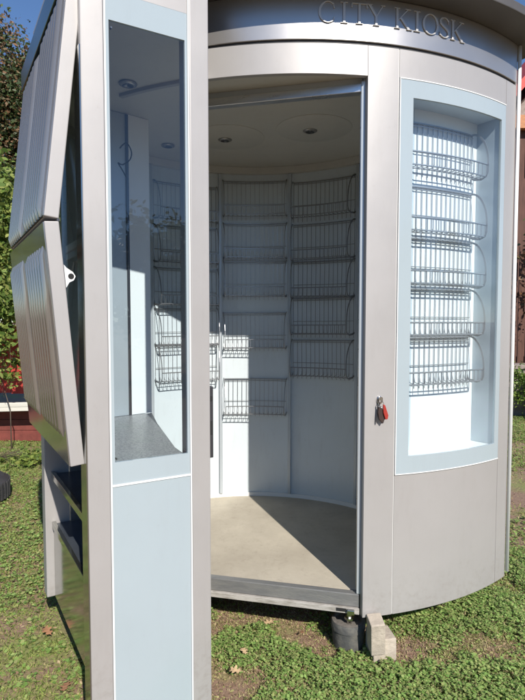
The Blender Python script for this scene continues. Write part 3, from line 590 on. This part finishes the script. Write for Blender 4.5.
# fallen leaves: lobed, curled
def dry_leaf(x, y, s_, a, label):
    # lobed oak-like outline around a midrib, gently cupped
    half = [(0.0, -1.25), (0.07, -1.0), (0.10, -0.75), (0.38, -0.72), (0.48, -0.45), (0.24, -0.30), (0.30, -0.12), (0.66, -0.05), (0.74, 0.22), (0.34, 0.28), (0.32, 0.45), (0.52, 0.58), (0.42, 0.80), (0.16, 0.78), (0.0, 1.0)]
    rr = random.Random(int(abs(x*1000))); mb = MB(); z0 = float(gz(x, y)) + 0.030; tl = (rr.uniform(-0.25, 0.25), rr.uniform(-0.1, 0.35))
    def P(u, v):
        z = z0 + 0.012 + s_*(0.22*u*u - 0.10*v*v*v + tl[0]*u + tl[1]*v); return (x + s_*(u*cos(a)-v*sin(a)), y + s_*(u*sin(a)+v*cos(a)), z)
    L_ = [P(-u*rr.uniform(0.85, 1.1), v) for u, v in half]; C_ = [P(0, v) for u, v in half]; R_ = [P(u*rr.uniform(0.85, 1.1), v) for u, v in half]
    mb.grid([L_, C_, R_])
    return tag(mb.build('fallen_leaf', M['dry2' if 'tan' in label or 'pale' in label.split(' below')[0] else 'dry'], None, org=(x, y, z0), smooth=True, fix=False), label, 'dry leaf', 'fallen leaves on the grass')
for x, y, s_, a, l in ((-0.079, 2.199, 0.026, 0.3, 'pale tan lobed fallen leaf on the clover in front of the door'), (-0.111, 2.069, 0.028, 1.2, 'rust brown fallen leaf below the pale tan one in front of the door'),
                       (0.03, 2.43, 0.026, 2.0, 'curled tan fallen leaf close under the door sill'), (0.183, 2.36, 0.016, 2.9, 'small reddish fallen leaf in the shade edge under the door sill'),
                       (-0.983, 2.345, 0.034, 0.9, 'orange fallen leaf on the grass beside the glossy front panel'), (-0.762, 1.975, 0.030, 0.1, 'brown fallen leaf nearest the camera left of the kiosk'),
                       (-1.518, 3.139, 0.022, 2.2, 'small pale fallen leaf on the lawn left of the kiosk')): dry_leaf(x, y, s_, a, l)

# tyre lying on the grass
ty_ = empty('old_tyre', (-2.40, 4.17, 0.0), 'worn black tyre lying flat on the grass at the left', 'tyre')
prof = [(0.195, 0.015), (0.24, 0.0), (0.30, 0.0), (0.335, 0.03), (0.345, 0.07), (0.338, 0.075), (0.345, 0.08), (0.345, 0.11), (0.338, 0.115), (0.345, 0.12), (0.335, 0.165), (0.30, 0.195), (0.24, 0.195), (0.20, 0.18), (0.21, 0.15), (0.27, 0.12), (0.27, 0.06), (0.21, 0.04), (0.195, 0.015)]
mb = MB().lathe(prof, (-2.40, 4.17, 0.0), 60); mb.build('casing', M['tyre'], ty_, smooth=R(35))
mb = MB()
for i in range(48):
    q = 2*PI*i/48; mb.box((-2.40+0.343*cos(q), 4.17+0.343*sin(q), 0.1), (0.012, 0.022, 0.13), q)
mb.build('tread', M['tyre'], ty_)

# red board fence
fe = empty('board_fence', (-3.4, 6.5, 0), 'red board fence behind the leaves on the left', 'fence')
for i in range(22):
    x = -5.6 + i*0.2; o = MB().box((x, 6.5 + 0.004*(i % 2), 0.98), (0.193, 0.02, 0.82 + 0.02*(i % 3))).build('board', M['redboard'], fe, bevel=0.003)
for z in (0.75, 1.3): MB().box((-3.5, 6.53, z), (4.4, 0.04, 0.07)).build('rail', M['redbrick'], fe)
for x in (-5.5, -4.1, -2.7, -1.35): MB().box((x, 6.6, 0.7), (0.09, 0.09, 1.4)).build('fence_post', M['redbrick'], fe)
lo = empty('low_wall', (-3.4, 6.35, 0), 'dull dark red low timber wall under the pale plank', 'low wall')
for k in range(3): MB().box((-3.5, 6.38, 0.065+0.133*k), (4.4, 0.06, 0.13)).build('plank', M['redbrick'], lo, bevel=0.006)
mb = MB().box((-3.3, 6.2, 0.425), (3.6, 0.26, 0.05)); mb.box((-3.3, 6.09, 0.475), (3.6, 0.05, 0.05)); tag(mb.build('pale_plank', M['pale'], None, org=(-3.3, 6.2, 0.4), bevel=0.006), 'long pale weathered plank lying level on the low red wall', 'plank')
o = bpy.data.objects['pale_plank']; o.rotation_euler = (0, R(-1.5), 0)

# trees and shrubs
def crown_pts(c, rad, n, nclump, cl=0.35, flat=1.0, fill=0.35):
    c = np.array(c); rad = np.array(rad); d = rng.normal(size=(nclump, 3)); d /= np.linalg.norm(d, axis=1)[:, None]
    cc = c + d*rad*rng.uniform(fill, 1.0, nclump)[:, None]**0.6
    k = rng.integers(0, nclump, n); r_ = np.abs(rng.normal(0, 1, n))[:, None]; v = rng.normal(size=(n, 3)); v /= np.linalg.norm(v, axis=1)[:, None]
    cs_ = rng.uniform(0.5, 1.3, nclump)[k][:, None]*cl
    return cc[k] + v*np.minimum(r_, 1.7)*cs_*np.array([1, 1, flat]), cc
def tree(name, base, h, c, rad, n, ncl, size, m, label, cat, group=None, trunk=0.09, cl=0.35, tilt=1.2, flat=0.8, tip=None, shape=leafL):
    t = empty(name, base, label, cat, group); P, cc = crown_pts(c, rad, n, ncl, cl, flat)
    P = P[P[:, 2] > 0.04]
    o = scatter_mesh('crown', P - np.array(base), rng.uniform(size[0], size[1], len(P)), shape, m, tilt); o.parent = t
    if tip is not None:
        zt, mt, nn = tip; q = cc[cc[:, 2] > zt]; k = rng.integers(0, len(q), nn); Q = q[k] + np.clip(rng.normal(0, cl*0.6, (nn, 3)), -cl, cl) + np.array([0, 0, cl*0.3])
        o = scatter_mesh('tips', Q - np.array(base), rng.uniform(size[0], size[1]*1.1, nn), shape, mt, tilt); o.parent = t
    mb = MB(); top = Vector(c); b0 = Vector(base)
    path = [b0 + Vector((0, 0, -0.1)), b0.lerp(top, 0.35) + Vector((0.05, 0, 0)), b0.lerp(top, 0.7) + Vector((-0.04, 0.03, 0)), top + Vector((0, 0, rad[2]*0.6))]
    mb.tube(path, [trunk*1.2, trunk*0.9, trunk*0.6, trunk*0.15], 9)
    for q in cc[::max(1, len(cc)//14)]:
        q = Vector(q); s_ = b0.lerp(top, random.uniform(0.45, 0.95)); mid = s_.lerp(q, 0.5) + Vector((0, 0, 0.1)); mb.tube([s_, mid, q], [trunk*0.4, trunk*0.25, trunk*0.07], 5)
    mb.build('trunk', M['bark'], t, smooth=True)
    return t
tree('evergreen_tree', (-4.6, 8.2, 0), 5.6, (-4.45, 8.2, 3.6), (1.6, 1.3, 2.35), 210000, 260, (0.03, 0.075), M['conif'], 'tall dark tree with rusty brown tips behind the red fence', 'tree', trunk=0.14, cl=0.27, tip=(3.6, M['rust'], 45000))
tree('evergreen_tree', (-7.4, 8.5, 0), 5.6, (-7.4, 8.5, 3.0), (1.9, 1.4, 2.3), 26000, 70, (0.06, 0.13), M['conif'], 'dark tree further left behind the fence', 'tree', trunk=0.14, cl=0.32)
tree('leafy_bush', (-3.35, 6.0, 0), 3.4, (-3.45, 6.0, 2.25), (0.95, 0.35, 1.1), 19000, 95, (0.035, 0.095), M['bright'], 'bright green leafy bush overhanging the red fence', 'bush', trunk=0.035, cl=0.2)
tree('leafy_bush', (-5.4, 6.0, 0), 3.0, (-5.4, 6.0, 1.9), (1.0, 0.4, 1.3), 9000, 60, (0.06, 0.13), M['bright'], 'green bush at the far left end of the red fence', 'bush', trunk=0.035, cl=0.24)
tree('climbing_shrub', (-2.85, 5.95, 0), 1.6, (-3.0, 5.95, 1.3), (0.6, 0.15, 0.6), 1700, 34, (0.05, 0.10), M['bright'], 'sparse climbing shoots with small leaves in front of the red boards', 'shrub', trunk=0.006, cl=0.14)
tree('low_plant', (-2.75, 5.4, 0), 0.3, (-2.75, 5.3, 0.05), (0.85, 0.3, 0.10), 2600, 26, (0.03, 0.07), M['bright'], 'low leafy plants at the foot of the low red wall', 'plant', trunk=0.01, cl=0.10)

# right hand background: hedge, timber fence, shrub, house
tree('clipped_hedge', (4.6, 7.6, 0), 1.0, (4.9, 7.7, 0.48), (1.5, 0.35, 0.40), 16000, 110, (0.03, 0.07), M['hedge'], 'yellow green clipped hedge beyond the kiosk at the right edge', 'hedge', trunk=0.03, cl=0.14)
tf = empty('timber_fence', (5.4, 9.0, 0), 'dark brown timber fence above the hedge at the right', 'fence')
for i in range(34): MB().box((3.6+i*0.13, 9.0, 1.45), (0.10, 0.025, 2.5)).build('picket', M['brownwall'], tf)
for z in (0.8, 1.9): MB().box((5.8, 9.04, z), (4.6, 0.05, 0.1)).build('rail', M['brownwall'], tf)
for x in (3.6, 5.8, 8.0): MB().box((x, 9.1, 1.3), (0.12, 0.12, 2.6)).build('fence_post', M['brownwall'], tf)
mb = MB().box((5.2, 8.2, 0.36), (3.4, 0.25, 0.72)); mb.box((5.2, 8.2, 0.755), (3.5, 0.32, 0.07)); tag(mb.build('stone_wall', M['shingle'], None, org=(5.2, 8.2, 0), bevel=0.01), 'low grey stone wall behind the hedge', 'wall')
tree('red_stemmed_shrub', (4.75, 8.6, 0), 3.2, (4.78, 8.6, 2.3), (0.7, 0.4, 0.9), 3600, 50, (0.05, 0.10), M['rust'], 'rusty leaved shrub growing before the brown timber fence', 'shrub', trunk=0.03, cl=0.2)
tree('yard_tree', (6.3, 8.4, 0), 3.2, (6.3, 8.4, 1.9), (0.8, 0.5, 1.2), 7000, 50, (0.05, 0.11), M['conif'], 'dark small tree before the timber fence outside the right edge', 'tree', trunk=0.05, cl=0.25)
ho = empty('gabled_house', (8.3, 12.0, 0), 'brown house with red roof edge and orange eaves board at the right', 'house')
HX0, HX1, HY = 5.55, 12.5, 12.0
MB().box(((HX0+HX1)/2, HY+2.5, 2.85), (HX1-HX0, 5, 5.7)).build('wall', M['brownwall'], ho)
mb = MB(); mb.grid([[(x, y, z) for x, z in ((HX0-0.1, 5.95), (HX1+0.1, 5.95), ((HX0+HX1)/2, 9.9))] for y in (HY-0.05, HY+4.9)], True); mb.f += [(0, 1, 2), (3, 5, 4)]; mb.build('gable', M['shingle'], ho)
MB().box(((HX0+HX1)/2, HY-0.12, 5.80), (HX1-HX0+0.5, 0.16, 0.28)).build('eaves_board', M['orange'], ho)
for s_, xe in ((-1, HX0-0.35), (1, HX1+0.35)):
    xm = (HX0+HX1)/2; mb = MB(); a = Vector((xe, 0, 6.02)); b = Vector((xm, 0, 10.2)); n_ = Vector((-(b-a).z*-s_, 0, (b-a).x*-s_)).normalized()*0.16
    if n_.z < 0: n_ = -n_
    vs = [(p.x, y, p.z) for y in (HY-0.5, HY+5.3) for p in (a, b, b+n_, a+n_)]
    mb.add(vs, [(0,1,2,3), (7,6,5,4), (0,4,5,1), (1,5,6,2), (2,6,7,3), (3,7,4,0)]); mb.build('roof', M['roofred'], ho)
for x in (6.6, 9.4):
    f = MB(); f.box((x, HY-0.03, 5.12), (1.5, 0.06, 0.9)); fo = f.build('window', M['gasket'], ho, bevel=0.01); MB().box((x, HY-0.065, 5.12), (1.34, 0.008, 0.74)).build('pane', M['glassd'], fo)

# trees standing behind the camera, mirrored in the glass
for i, (x, y, h_, r_) in enumerate(((9.5, -7.5, 4.2, 1.9), (14.5, -9.0, 5.0, 2.6), (5.0, -14.0, 4.6, 2.4), (19.0, -5.0, 5.2, 2.8), (-6, -12, 4.6, 2.4))):
    tree('garden_tree', (x, y, 0), h_, (x, y, h_*0.62), (r_, r_, h_*0.4), 9000, 60, (0.12, 0.26), M['conif'], ['broad garden tree mirrored in the side glass', 'second garden tree right of the broad one, behind the camera', 'garden tree straight behind the camera', 'outermost garden tree on the right behind the camera', 'garden tree behind the camera on the left'][i], 'tree', 'trees behind the camera', trunk=0.14, cl=0.5)
for o in bpy.data.objects:
    if '_org' in o: del o['_org']
